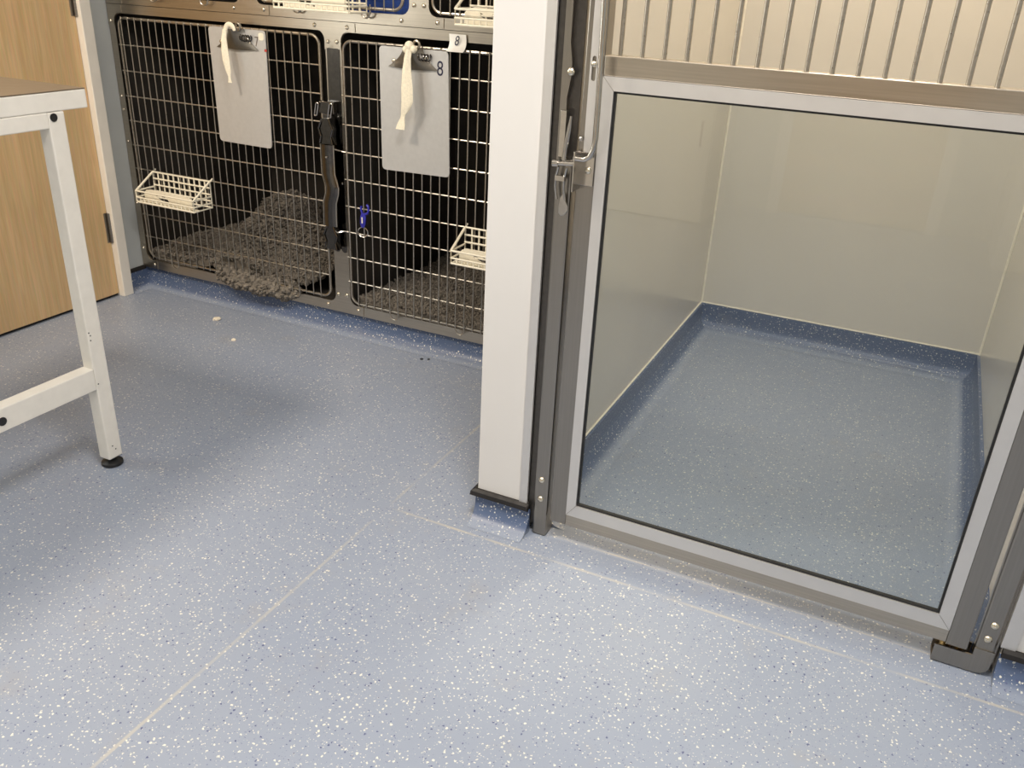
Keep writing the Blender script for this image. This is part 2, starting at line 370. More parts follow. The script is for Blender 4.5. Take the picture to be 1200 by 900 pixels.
# ------------------------------------------------------------------ cages
CY = 2.970                                     # front plane of the cage bank
def shell(x0, x1, z0, z1, y1=3.95):
    t = .012
    return MB().box(x0, x0+t, CY+.004, y1, z0, z1).box(x1-t, x1, CY+.004, y1, z0, z1).box(x0+t, x1-t, CY+.004, y1, z0, z0+t).box(x0+t, x1-t, CY+.004, y1, z1-t, z1).box(x0+t, x1-t, y1-t, y1, z0+t, z1-t)
def wire_door(parent, x0, x1, z0, z1, vx, hz, loops=(), ext=.014, right_ext=0):
    fr = MB().tube([(x, CY-.015, z) for x, z in rr(x0, x1, z0, z1, .038, 7)], .0062, 8, closed=True)
    gate = obj('wire_gate', fr, M['wire'], parent, smooth=True)
    g = MB()
    for x in vx: g.tube([(x, CY-.0235, z0-.006), (x, CY-.0235, z1+.006)], .0029, 6)
    obj('upright_wires', g, M['wire'], gate, smooth=True)
    g = MB()
    for z in hz: g.tube([(x0-ext, CY-.0165, z), (x1+right_ext, CY-.0165, z)], .0032, 6)
    obj('cross_wires', g, M['wire'], gate, smooth=True)
    for xa in loops:
        xb = xa+.042
        zz = z0-.006
        pts = [(xa, CY-.0235, zz+.02), (xa, CY-.0235, zz-.006)]+[((xa+xb)/2-.021*math.cos(a), CY-.0235, zz-.006-.022*math.sin(a)) for a in [PI*i/8 for i in range(1, 8)]]+[(xb, CY-.0235, zz-.006), (xb, CY-.0235, zz+.02)]
        obj('wire_loop', MB().tube(pts, .0034, 6), M['wire'], gate, smooth=True)
    return gate
def seq(a, b, d):
    out = []; x = a
    while x < b: out.append(x); x += d
    return out

# lower left
cg = 'steel cages of the two-row bank'
cA = thing('animal_cage', 'lower left stainless steel cage beside the oak door with a rumpled grey fleece inside', 'cage', (-2.8, CY, .098), cg)
obj('face_frame', MB().plate([(-3.402, .098), (-2.1925, .098), (-2.1925, 1.302), (-3.402, 1.302)], [rr(-3.366, -2.229, .143, 1.266, .035)], CY, .010), M['steel_h'], cA)
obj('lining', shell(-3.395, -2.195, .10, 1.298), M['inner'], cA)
gA = wire_door(cA, -3.331, -2.251, .166, 1.248, seq(-3.3066, -2.27, .0403), [.2665, .3745, .4835, .5925, .7015, .8105, .9195, 1.0285, 1.1375], (-3.1853, -2.459))
# lower right
cB = thing('animal_cage', 'lower right steel cage whose gate holds the clipboard marked 8', 'cage', (-1.6, CY, .098), cg)
obj('face_frame', MB().plate([(-2.1915, .098), (-.998, .098), (-.998, 1.302), (-2.1915, 1.302)], [rr(-2.153, -1.035, .143, 1.266, .035)], CY, .010), M['steel_h'], cB)
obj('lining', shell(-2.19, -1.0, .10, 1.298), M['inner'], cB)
gB = wire_door(cB, -2.137, -1.05, .160, 1.236, seq(-2.0976, -1.07, .0402), [.2565, .3655, .4765, .5870, .6985, .8095, .9195, 1.0310, 1.1400], (-1.936, -1.6142))
# upper row
cC = thing('animal_cage', 'upper left cage of the steel bank, nearest the oak door', 'cage', (-3.0, CY, 1.304), cg)
cD = thing('animal_cage', 'upper middle cage of the bank with blue bedding inside', 'cage', (-2.2, CY, 1.304), cg)
cE = thing('animal_cage', 'upper right cage of the bank, next to the white partition', 'cage', (-1.4, CY, 1.304), cg)
uz = [1.352+.1085*i for i in range(1, 6)]
for c, a, b, oa, ob, lp in ((cC, -3.402, -2.6015, -3.366, -2.643, (-3.119, -2.838)), (cD, -2.6005, -1.8015, -2.56, -1.841, (-2.365, -2.044)), (cE, -1.8005, -.998, -1.757, -1.035, (-1.56, -1.24))):
    obj('face_frame', MB().plate([(a, 1.304), (b, 1.304), (b, 2.10), (a, 2.10)], [rr(oa, ob, 1.343, 2.05, .035)], CY, .010), M['steel_h'], c)
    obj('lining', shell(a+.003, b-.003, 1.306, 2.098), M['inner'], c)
    wire_door(c, oa+.022, ob-.022, 1.358, 2.03, seq(oa+.058, ob-.03, .0402), [1.44, 1.55, 1.66, 1.77, 1.88, 1.99], lp)
# joining plates with their screws
PY = CY-.0065
def joint(parent, poly, screws, th=.003):
    o = obj('joining_plate', MB().plate(poly, [], PY, th), M['steel_h'], parent, bevel=0)
    screw_into(o, [(x, PY-.0015, z) for x, z in screws])
    return o
def fil(cx, cz, r, a0, a1, n=5): return [(cx+r*math.cos(math.radians(a0+(a1-a0)*i/n)), cz+r*math.sin(math.radians(a0+(a1-a0)*i/n))) for i in range(n+1)]
# top of centre post: bar + stem with a shallow point
joint(cA, [(-2.300, 1.268), (-2.266, 1.268)]+fil(-2.266, 1.2325, .0355, 90, 0)+[(-2.2305, 1.198), (-2.192, 1.214), (-2.1535, 1.198)]+fil(-2.118, 1.2325, .0355, 180, 90)+[(-2.085, 1.268), (-2.085, 1.300), (-2.300, 1.300)],
      [(-2.2745, 1.284), (-2.121, 1.284), (-2.2130, 1.2270), (-2.1715, 1.2285)])
joint(cA, [(-2.300, .103), (-2.085, .103), (-2.085, .1425), (-2.118, .1425)]+fil(-2.118, .178, .0345, 270, 180)+[(-2.1535, .395)]+fil(-2.172, .395, .0185, 0, -180, 6)+fil(-2.211, .395, .019, 0, -180, 6)+[(-2.2300, .395)]+fil(-2.266, .178, .036, 0, -90)+[(-2.300, .1425)],
      [(-2.2159, .181), (-2.1700, .184), (-2.2740, .124), (-2.1112, .124)])
joint(cA, [(-3.400, .103), (-3.306, .103), (-3.306, .1425), (-3.331, .1425)]+fil(-3.331, .178, .0355, 270, 180)+[(-3.3665, .215), (-3.400, .215)], [(-3.3225, .121), (-3.384, .195)])
joint(cA, [(-3.400, 1.300), (-3.400, 1.215), (-3.3665, 1.215)]+fil(-3.331, 1.2325, .0355, 180, 90)+[(-3.315, 1.268), (-3.315, 1.300)], [(-3.386, 1.232)])
joint(cC, [(-3.400, 1.306), (-3.306, 1.306), (-3.306, 1.341), (-3.331, 1.341)]+fil(-3.331, 1.378, .036, 270, 180)+[(-3.367, 1.42), (-3.400, 1.42)], [(-3.3750, 1.325), (-3.384, 1.40)])
for c, m in ((cC, -2.601), (cD, -1.799)):
    joint(c, [(m-.098, 1.306), (m+.105, 1.306), (m+.105, 1.341), (m+.078, 1.341)]+fil(m+.078, 1.378, .036, 270, 180)+[(m+.042, 1.45), (m-.041, 1.45)]+fil(m-.077, 1.378, .036, 0, -90)+[(m-.098, 1.341)],
      [(m-.0755, 1.323), (m+.079, 1.325), (m-.0200, 1.379), (m+.0220, 1.379)])
screw_into(cA, [(-3.386, CY-.005, z) for z in (.913, .854, .7116, .4746, .4175)], .0065)
# channel on the centre post between the joining plates, dark reflections put into its colour
obj('post_channel', MB().box(-2.222, -2.162, CY-.0075, CY-.0045, .372, 1.204), M['steel_dark'], cA)

# twin latch on the centre post
la = obj('latch', MB().box(-2.255, -2.180, CY-.034, CY-.006, .955, 1.004, .004).box(-2.240, -2.196, CY-.030, CY-.006, .905, .955, .004), M['steel_dark'], cA, label='black polished slam latch with its long blade')
for x0, x1, z0, z1 in ((-2.262, -2.250, .945, .996), (-2.196, -2.182, .938, .998)):
    obj('latch_loop', MB().tube([(x+(z-z1)*.22, CY-.040, z) for x, z in rr(x0, x1, z0, z1, .0058, 4)], .0027, 6, closed=True), M['chrome'], la, smooth=True)
def hexcatch(zc):
    mb = MB()
    mb.prism([(-2.222, zc+.052), (-2.196, zc+.052), (-2.180, zc+.012), (-2.186, zc-.02), (-2.178, zc-.05), (-2.236, zc-.05), (-2.230, zc-.02), (-2.242, zc+.012)], CY-.052, CY-.02)
    for s in (-1, 1):
        cx = -2.210; w = .030
        mb.tube([(cx+s*.016, CY-.055, zc+.052), (cx+s*(w+.004), CY-.055, zc+.012), (cx+s*(w-.006), CY-.055, zc-.018), (cx+s*(w+.001), CY-.055, zc-.045)], .0036, 6)
    return mb
obj('catch', hexcatch(.888), M['steel_dark'], la, smooth=False)
obj('catch', hexcatch(.448), M['steel_dark'], la, smooth=False)
bl = [(.838, 0), (.78, 0), (.72, .001), (.69, .010), (.665, .017), (.64, .015), (.60, .002), (.55, 0), (.50, 0)]
bladev = []; bf = []
for z, dx in bl:
    for q in range(7):
        t = q/6*2-1
        bladev.append((-2.210+dx+t*.031, CY-.052-.010*(1-t*t), z))
for i in range(len(bl)-1):
    for q in range(6): bf.append((i*7+q, i*7+q+1, (i+1)*7+q+1, (i+1)*7+q))
nb = len(bladev); bladev += [(x, CY-.040, z) for x, y, z in bladev]; bf += [tuple(i+nb for i in f)[::-1] for f in bf]
obj('blade', MB().add(bladev, bf), M['steel_dark'], la, smooth=True)
eg = MB()
for s in (-1, 1): eg.tube([(-2.210+dx+s*.032, CY-.05, z) for z, dx in bl], .0032, 6)
obj('blade_edge', eg, M['wire'], la, smooth=True)
obj('latch_hook', MB().tube([(-2.137, CY-.0165, .8095), (-2.160, CY-.020, .812), (-2.178, CY-.045, .822), (-2.190, CY-.05, .835)], .0036, 6), M['chrome'], la, smooth=True)
obj('latch_hook', MB().tube([(-2.137, CY-.0165, .4765), (-2.160, CY-.020, .478), (-2.182, CY-.045, .474), (-2.192, CY-.05, .484)], .0036, 6), M['chrome'], la, smooth=True)
for z in (.4835, .5925, .8105, .9195): obj('latch_hook', MB().tube([(-2.251, CY-.0165, z), (-2.236, CY-.0200, z-.008), (-2.236, CY-.03, z-.03)], .0034, 6), M['wire'], la, smooth=True)
screw_into(la, [(-2.205, CY-.063, .79), (-2.170, CY-.010, .678)], .006, 'chrome')

# ------------------------------------------------------------------ fleeces
def fleece(name, label, xf, hf, nx, ny, tufts, mat, overhang=None, group=None, tl=.030, tr=.0065):
    mb = MB(); g = {}
    for i in range(nx+1):
        for j in range(ny+1):
            x, y, z = xf(i/nx, j/ny); g[i, j] = len(mb.v); mb.v.append((x, y, z))
    for i in range(nx):
        for j in range(ny): mb.f.append((g[i, j], g[i+1, j], g[i+1, j+1], g[i, j+1]))
    n0 = len(mb.v)
    edge = [g[i, 0] for i in range(nx+1)]+[g[nx, j] for j in range(1, ny+1)]+[g[i, ny] for i in range(nx-1, -1, -1)]+[g[0, j] for j in range(ny-1, 0, -1)]
    low = {}
    for e in edge: low[e] = len(mb.v); x, y, z = mb.v[e]; mb.v.append((x, y, max(hf, z-.04) if hf < 1 else hf))
    for a, b in zip(edge, edge[1:]+edge[:1]): mb.f.append((a, low[a], low[b], b))
    rnd = random.Random(5)
    def tuft(p, nrm, l, r):
        d = (nrm+Vector((rnd.uniform(-1, 1), rnd.uniform(-1, 1), rnd.uniform(-.4, .6)))*.9).normalized()
        c = Vector((rnd.uniform(-1, 1), rnd.uniform(-1, 1), rnd.uniform(-.5, .3)))*l*.5
        mb.tube([p-nrm*.004, p+d*l*.45, p+d*l*.75+c*.5, p+d*l*.7+c], [r, r*1.1, r*.85, r*.3], 5, caps=False)
    for k in range(tufts):
        u, v = rnd.random(), rnd.random()
        v = v**1.3
        p = Vector(xf(u, v)); a = Vector(xf(min(1, u+.01), v))-p; b = Vector(xf(u, min(1, v+.01)))-p
        n = a.cross(b)
        if n.length < 1e-9: continue
        n.normalize()
        if n.z < 0: n = -n
        tuft(p, n, tl*rnd.uniform(.7, 1.2), tr*rnd.uniform(.7, 1.2))
    if overhang: overhang(mb, tuft, rnd)
    o = obj(name, mb, mat, None, smooth=True, recalc=False); tag(o, label, 'blanket', group); return o
def f1(u, v):
    x = -3.352+u*1.00; 
    x = min(x, -2.40-.10*(1-v))if u > .93 else x
    y = 3.0+v*.86
    h = .168+.018*noise.noise(Vector((x*4, y*4, 0)))+.012*noise.noise(Vector((x*12, y*12, 3)))
    h += .24*math.exp(-((x+2.66)**2/.09+(y-3.50)**2/.05))+.14*math.exp(-((x+2.93)**2/.012+(y-3.42)**2/.10))
    h += .03*math.exp(-((x+3.1)**2/.05+(y-3.4)**2/.05))
    h += .045*math.exp(-((x+2.83)**2/.03+(y-3.03)**2/.006))
    return (x, y, h)
def over1(mb, tuft, rnd):
    # a fold pushed out under the gate, hanging over the bottom rail
    cols = 40; rows = 8; g = {}
    for i in range(cols+1):
        u = i/cols; x = -2.905+u*.455
        env = math.sin(PI*min(1, max(0, u*.93+.05)))**.5
        for j in range(rows+1):
            a = j/rows*PI*.95
            y = 2.985-.050*math.sin(a)*env-.004
            z = .160-.012*u+.022*math.cos(a)-.030*(j/rows)*env+.006*math.sin(u*21)
            g[i, j] = len(mb.v); mb.v.append((x, y, z))
    for i in range(cols):
        for j in range(rows): mb.f.append((g[i, j], g[i+1, j], g[i+1, j+1], g[i, j+1]))
    for k in range(420):
        i = rnd.randrange(cols+1); j = rnd.randrange(rows+1); p = Vector(mb.v[g[i, j]])+Vector((rnd.uniform(-.006, .006), 0, rnd.uniform(-.004, .004)))
        tuft(p, Vector((rnd.uniform(-.5, .5), -1, rnd.uniform(-.9, .3))).normalized(), .024, .0105)
    for k in range(90):
        x = rnd.uniform(-2.985, -2.86); z = .235-(x+2.985)*.55+rnd.uniform(-.03, .012)
        tuft(Vector((x, 2.992, z)), Vector((rnd.uniform(-.5, .5), -.6, rnd.uniform(-.3, .6))).normalized(), .024, .0105)
fleece('fleece_blanket', 'rumpled grey-brown fleece spilling out under the gate of the left lower cage', f1, .114, 70, 60, 9000, M['fleece'], over1)
def f2(u, v):
    x = -2.128+u*1.09; y = 3.0+v*.90
    return (x, y, .160+.008*noise.noise(Vector((x*5, y*5, 7)))+.004*noise.noise(Vector((x*16, y*16, 3))))
fleece('fleece_blanket', 'flat grey-brown fleece pad lining the lower cage next to the white partition', f2, .114, 50, 40, 9000, M['fleece'], tl=.020, tr=.0055)
def f3(u, v):
    x = -2.13+u*.31; y = 3.0+v*.8
    return (x, y, 1.44+.10*min(1, v*5)+.03*noise.noise(Vector((x*5, y*5, 7))))
fleece('blanket', 'deep blue bedding inside the upper middle cage', f3, 1.322, 30, 30, 900, M['blue_cloth'], tl=.014, tr=.004)

# ------------------------------------------------------------------ feeding baskets
def basket(x, z, label):
    # origin = back bottom left corner on the gate; 0.345 wide
    W, D, HB, HF = .345, .112, .118, .050; yb = CY-.030; yf = yb-D
    t = thing('wire_basket', label, 'basket', (x, yb, z), 'cream wire baskets hooked on the cage gates')
    r = .0042
    g = MB()
    g.tube([(x, yb, z), (x+W, yb, z), (x+W, yb, z+HB), (x, yb, z+HB)], r, 6, closed=True)
    for i in range(1, 11): g.tube([(x+W*i/11, yb, z), (x+W*i/11, yb, z+HB)], r*.9, 6)
    for k in (.25, .5, .75): g.tube([(x, yb-.002, z+HB*k), (x+W, yb-.002, z+HB*k)], r, 6)
    obj('back_grid', g, M['white_plastic'], t, smooth=True)
    g = MB().tube([(x, yf, z), (x+W, yf, z), (x+W, yf, z+HF), (x, yf, z+HF)], r, 6, closed=True)
    g.tube([(x, yf, z+HF*.42), (x+W, yf, z+HF*.42)], r*.9, 6)
    for i in range(1, 14): g.tube([(x+W*i/14, yf, z), (x+W*i/14, yf, z+HF*.42)], r*.8, 6)
    obj('front_grid', g, M['white_plastic'], t, smooth=True)
    g = MB()
    for q in (0, .15, .30, 1): g.tube([(x, yf+D*q, z), (x+W, yf+D*q, z)], r*.9, 6)
    for i in range(0, 15):
        e = yb if i % 7 == 0 else yf+D*.30
        g.tube([(x+W*i/14, yf, z), (x+W*i/14, e, z)], r*.8, 6)
    obj('base_grid', g, M['white_plastic'], t, smooth=True)
    for s in (0, W):
        g = MB().tube([(x+s, yb, z+HB), (x+s, yf, z+HF)], r*1.25, 6).tube([(x+s, yb, z+HF*.42), (x+s, yf, z+HF*.42)], r, 6).tube([(x+s, yb, z+HF), (x+s, yf, z+HF)], r, 6)
        g.tube([(x+s, yb+.004, z+HB), (x+s, yb+.018, z+HB+.010)], r, 6)
        obj('side_arm', g, M['white_plastic'], t, smooth=True)
    # plain tray plate with a shaped cut-out
    yp = yf+.032
    out = [(x+.020, z+.004), (x+.305, z+.004), (x+.305, z+.040), (x+.290, z+.052), (x+.060, z+.058), (x+.032, z+.052), (x+.020, z+.038)]
    hole = [(x+.080, z+.043), (x+.108, z+.030), (x+.124, z+.033), (x+.142, z+.047), (x+.172, z+.010), (x+.118, z+.016), (x+.085, z+.028)]
    obj('front_plate', MB().plate(out, [hole[::-1]], yp, .004), M['white_plastic'], t)
    return t
basket(-3.228, .475, 'cream wire basket on the gate of the lower cage nearest the oak door')
basket(-1.574, .473, 'cream wire basket on the lower right gate, cut off by the white partition')
basket(-2.358, 1.344, 'long cream wire basket on the gate of the upper middle cage')
basket(-1.572, 1.332, 'cream wire basket at the top edge of the photo beside the partition')

# ------------------------------------------------------------------ clipboards
def clipboard(poly, cx, zt, label, num, nx, nz, nh, nmat, mark=False):
    xs = [p[0] for p in poly]; y = CY-.034
    t = thing('clipboard', label, 'clipboard', (sum(xs)/4, y, poly[2][1]), 'metal clipboards hung on the lower cage gates')
    # rounded quad
    q = []
    for i in range(4):
        p, a, b = Vector(poly[i]), Vector(poly[i-1]), Vector(poly[(i+1) % 4]); r = .018
        pa = p+(a-p).normalized()*r; pb = p+(b-p).normalized()*r
        for k in range(6):
            s = k/5; q.append(tuple((1-s)**2*pa+2*s*(1-s)*p+s*s*pb))
    obj('board', MB().plate(q, [], y, .0045), M['board'], t)
    # flared spring clip
    mb = MB(); nu, nv = 20, 8
    for side in (0, 1):
        for j in range(nv+1):
            v = j/nv; w = .068*(1-v)**1.9+.042
            for i in range(nu+1):
                u = i/nu*2-1
                yy = y-.006-(.006+.030*v**.8)*(1-abs(u)**1.6)+(.004 if side else 0)
                mb.v.append((cx+u*w, yy, zt-.078+.080*v+.004*abs(u)*(1-v)))
    off = (nu+1)*(nv+1)
    for j in range(nv):
        for i in range(nu):
            f = (j*(nu+1)+i, j*(nu+1)+i+1, (j+1)*(nu+1)+i+1, (j+1)*(nu+1)+i); mb.f.append(f); mb.f.append(tuple(k+off for k in f)[::-1])
    cl = obj('clip', mb, M['clip'], t, smooth=True)
    ring = [(cx+.026+.013*math.cos(a), y-.022, zt+.012+.013*math.sin(a)) for a in [2*PI*i/16 for i in range(16)]]
    obj('hanging_eye', MB().tube(ring, .005, 8, closed=True), M['wire'], cl, smooth=True)
    sp = [(cx+.030+.0045*k/3, y-.016+.012*math.cos(k*.8), zt-.030+.012*math.sin(k*.8)) for k in range(0, 34)]
    obj('spring', MB().tube(sp, .0028, 6), M['steel_dark'], cl, smooth=True)
    screw_into(t, [(cx-.085, y-.003, zt-.052), (cx+.060, y-.010, zt-.034)], .009)
    n = glyph(num, nx, y-.0028, nz, nh, nmat, t, weight=.0, squash=.8)
    if mark:
        obj('sticker', MB().plate(rr(cx+.112, cx+.138, zt-.034, zt-.006, .008), [], y-.003, .0016), M['white_plastic'], t)
        obj('red_spot', MB().plate(rr(cx+.138, cx+.150, zt-.076, zt-.066, .003), [], y-.0035, .0016), M['red'], t)
    return t
clipboard([(-2.797, 1.2485), (-2.7905, .786), (-2.5075, .783), (-2.499, 1.248)][::-1], -2.646, 1.245, 'metal clipboard with a faint number and red mark, on the left lower cage gate', '7', -2.5450, 1.205, .038, M['inkfaint'], True)
clipboard([(-1.957, 1.2330), (-1.9526, .770), (-1.6455, .776), (-1.6570, 1.233)][::-1], -1.806, 1.236, 'metal clipboard marked 8 in ink, on the lower gate next to the partition', '8', -1.6905, 1.172, .052, M['ink'])
# cotton ties
def tie(pts, label):
    mb = MB(); n = 14; k = len(pts)
    for i, (x, y, z, w) in enumerate(pts):
        for j in range(n):
            a = 2*PI*j/n; f = 1+.25*math.sin(a*3+i*.4)
            mb.v.append((x+w*math.cos(a)*f*.95, y+min(w*.5, .009)*math.sin(a)*f, z))
    for i in range(k-1):
        for j in range(n): mb.f.append((i*n+j, i*n+(j+1) % n, (i+1)*n+(j+1) % n, (i+1)*n+j))
    mb.f += [tuple(range(n)), tuple((k-1)*n+j for j in range(n))]
    return mb
ty = CY-.085
T1X = .036
t1 = thing('cotton_tie', 'short cream cotton tie looped over the clip of the left clipboard', 'tie', (-2.68, ty, 1.05))
obj('knot', MB().tube([(-2.668+.024*math.cos(a)+.02, ty+.012, 1.238+.026*math.sin(a)) for a in [math.radians(190-13*i) for i in range(15)]], [.010]*12+[.009, .008, .007], 8, flat=.5), M['cloth'], t1, smooth=True)
obj('tail', tie([(x+T1X-.012, y, z, w*.80) for x, y, z, w in ((-2.696, ty+.006, 1.245, .012), (-2.698, ty, 1.21, .016), (-2.697, ty-.002, 1.17, .020), (-2.692, ty-.004, 1.13, .020), (-2.684, ty-.005, 1.09, .015), (-2.680, ty-.005, 1.066, .007), (-2.680, ty-.005, 1.055, .008), (-2.678, ty-.005, 1.042, .012))], ''), M['cloth'], t1, smooth=True)
t2 = thing('cotton_tie', 'long cream cotton tie with a knotted end hanging on the clipboard marked 8', 'tie', (-1.83, ty, .94))
kn = MB()
for dx, dz, rx in ((0, 0, .018), (.018, -.010, .014), (-.014, -.012, .014)):
    kn.lathe((-1.800+dx, ty+.012, 1.243+dz), [(.0005, -rx)]+[(rx*math.sin(a), -rx*math.cos(a)) for a in [PI*i/8 for i in range(1, 8)]]+[(.0005, rx)], 'z', 12)
obj('knot', kn, M['cloth'], t2, smooth=True)
obj('tail', tie([(x+.024, y, z, w*.88) for x, y, z, w in ((-1.822, ty+.006, 1.240, .014), (-1.828, ty, 1.20, .017), (-1.830, ty-.002, 1.16, .021), (-1.829, ty-.004, 1.10, .027), (-1.827, ty-.005, 1.05, .027), (-1.833, ty-.006, 1.02, .020), (-1.842, ty-.006, 1.000, .010), (-1.844, ty-.006, .988, .010), (-1.849, ty-.006, .965, .018), (-1.853, ty-.006, .945, .022))], ''), M['cloth'], t2, smooth=True)
# number tag
tg = MB(); rows = 8
for j in range(rows+1):
    v = j/rows; z = 1.292-.058*v; y = CY-.012-.034*v**4
    for (x, o) in ((-1.668, 0), (-1.598, 0), (-1.668, .0012), (-1.598, .0012)): tg.v.append((x+.006*v, y+o, z))
for j in range(rows):
    a = j*4; tg.f += [(a, a+1, a+5, a+4), (a+2, a+6, a+7, a+3), (a, a+4, a+6, a+2), (a+1, a+3, a+7, a+5)]
tgo = tag(obj('number_tag', tg, M['paper'], None, smooth=True), 'white paper tag printed 8, taped above the lower right cage gate', 'tag')
glyph('8', -1.629, CY-.0215, 1.271, .033, M['ink'], tgo, shear=.25, squash=.8)
# blue snap clip with split ring
bc = thing('key_clip', 'small blue plastic clip with a split ring on the lower right cage gate', 'clip', (-2.052, CY-.03, .49))
obj('body', MB().tube([(-2.057, CY-.035, .515), (-2.055, CY-.036, .53), (-2.052, CY-.036, .56), (-2.050, CY-.036, .575)], [.008, .0135, .0135, .010], 10, flat=.6), M['blue_plastic'], bc, smooth=True)
obj('hook', MB().tube([(-2.052, CY-.036, .565), (-2.062, CY-.036, .590), (-2.060, CY-.036, .604)], .0048, 8).tube([(-2.048, CY-.036, .570), (-2.030, CY-.036, .578), (-2.024, CY-.036, .592), (-2.027, CY-.034, .606), (-2.036, CY-.03, .610)], .0048, 8), M['blue_plastic'], bc, smooth=True)
obj('lettering', MB().plate(rr(-2.0545, -2.0490, .535, .560, .001), [], CY-.0455, .001), M['white_plastic'], bc)
obj('split_ring', MB().tube([(-2.056+.021*math.cos(a), CY-.036+.006*math.cos(a), .494+.021*math.sin(a)) for a in [2*PI*i/20 for i in range(20)]], .0026, 6, closed=True), M['chrome'], bc, smooth=True)

# ------------------------------------------------------------------ kennel gate
GY = 1.972
pl = thing('gate_post', 'left steel gate post with two screws, between the white partition and the kennel gate', 'post', (-.788, GY, 0))
ZT = 2.75
obj('post_body', MB().box(-.8095, -.7665, GY, GY+.055, .002, 1.10, .005).box(-.8095, -.7665, GY+.02, GY+.055, 1.095, ZT, .003), M['steel_v'], pl)
obj('post_flange', MB().prism([(-.8095, 1.095), (-.7925, 1.095), (-.7925, 1.245), (-.7855, 1.29), (-.7855, 1.32), (-.7925, 1.365), (-.7925, ZT), (-.8095, ZT)][::-1], GY, GY+.022), M['steel_v'], pl)
obj('post_recess', MB().box(-.7925, -.7665, GY+.0165, GY+.0195, 1.10, ZT), M['recess_shade'], pl)  # dark strip standing for the shade of a deep channel
screw_into(pl, [(-.789, GY, .190), (-.7885, GY, .126), (-.7865, GY-.001, 1.30)], .010)
# toggle fastener on the post
hp = obj('toggle_fastener', MB().box(-.802, -.786, GY-.012, GY+.001, 1.105, 1.215, .002), M['chrome'], pl, label='bright steel toggle fastener hanging from the post')
obj('lever', MB().tube([(-.770, GY-.022, 1.205), (-.774, GY-.020, 1.17), (-.781, GY-.018, 1.13), (-.783, GY-.018, 1.10)], [.0025, .005, .006, .006], 8, flat=.5), M['chrome'], hp, smooth=True)
obj('cross_pin', MB().cyl((-.806, GY-.022, 1.092), (-.752, GY-.022, 1.096), .0055, 10).cyl((-.808, GY-.022, 1.092), (-.794, GY-.022, 1.093), .009, 12), M['chrome'], hp, smooth=True)
lk = MB()
for dx in (-.011, .011): lk.tube([(-.783+dx, GY-.020, 1.085), (-.789+dx, GY-.018, 1.06), (-.790+dx, GY-.016, 1.035), (-.785+dx, GY-.014, 1.005)], .0035, 8)
lk.box(-.800, -.776, GY-.024, GY-.012, 1.052, 1.064)
obj('link', lk, M['chrome'], hp, smooth=True)
dr = [(-.779, 1.020), (-.787, 1.008), (-.790, .990), (-.789, .972), (-.782, .964), (-.772, .968), (-.764, .980), (-.764, .992), (-.770, 1.000), (-.775, 1.010)]
obj('drop_tab', MB().prism(dr[::-1], GY-.016, GY-.010), M['chrome'], hp, bevel=.0015)
# right post with foot bracket
pr = thing('gate_post', 'right steel gate post standing on a bent foot bracket by the gate pivot', 'post', (.39, GY, 0))
obj('post_body', MB().box(.3705, .4145, GY, GY+.030, .045, ZT, .005), M['steel_v'], pr)
ft = MB().plate([(.287, .004), (.385, .004)]+fil(.385, .033, .0290, -90, 0, 6)+[(.4145, .075), (.3705, .075), (.3705, .052), (.287, .052)], [], GY-.001, .005)
ft.box(.287, .395, GY+.001, GY+.052, .002, .008).box(.287, .372, GY+.049, GY+.053, .002, .050)
obj('foot_bracket', ft, M['steel_v'], pr)
obj('pivot', MB().cyl((.312, GY+.026, .008), (.312, GY+.026, .060), .013, 16).cyl((.345, GY+.026, .008), (.345, GY+.026, .072), .009, 16), M['brass'], pr, label='brass pivot pin', smooth=True)
screw_into(pr, [(.3955, GY, .150), (.3915, GY, .1075)], .010)
# the gate
gt = thing('kennel_gate', 'large steel kennel gate with barred top and a glazed lower panel', 'gate', (-.2, GY, .06))
x0, x1 = -.754, .357
sf = MB().box(x0, -.7065, GY, GY+.045, .066, ZT-.02, .0025).box(.3085, x1, GY, GY+.045, .058, ZT-.02, .0025)
obj('stile', MB().box(x0, -.7065, GY, GY+.045, .064, ZT-.02, .0025), M['steel_v'], gt)
obj('stile', MB().box(.3085, x1, GY, GY+.016, .058, ZT-.02, .0025), M['steel_v'], gt)
obj('bottom_rail', MB().box(-.7065, .3085, GY+.0005, GY+.044, .0625, .100, .002), M['steel_h'], gt)
obj('middle_rail', MB().box(-.7065, .3085, GY-.0005, GY+.044, 1.299, 1.343, .002), M['steel_h'], gt)
obj('top_rail', MB().box(-.7065, .3085, GY, GY+.044, ZT-.065, ZT-.02, .002), M['steel_h'], gt)
for i in range(19):
    x = -.6765+.0513*i
    if x < .30: obj('bar', MB().cyl((x, GY+.018, 1.340), (x, GY+.018, ZT-.06), .0052, 10), M['wire'], gt, smooth=True)
gz = obj('glazing_frame', MB().plate([(-.7065, .1005), (.3080, .1005), (.3080, 1.2985), (-.7065, 1.2985)], [rr(-.6785, .2765, .1375, 1.2675, .001, 1)], GY+.005, .014), M['alu'], gt)
for (a, b, c, d) in ((-.7065, 1.2985, -.6785, 1.2675), (-.7065, .1005, -.6785, .1375), (.308, .1005, .2765, .1375), (.308, 1.2985, .2765, 1.2675)):
    obj('mitre_line', MB().tube([(a, GY-.0022, b), (c, GY-.0022, d)], .0005, 4), M['steel_v'], gz)
obj('gasket', MB().plate(rr(-.6785, .2765, .1375, 1.2675, .001, 1), [rr(-.6730, .2710, .1440, 1.2625, .001, 1)], GY+.007, .009), M['seal'], gz)
obj('pane', MB().box(-.6785, .2765, GY+.008, GY+.012, .1375, 1.2675), M['glass'], gz)
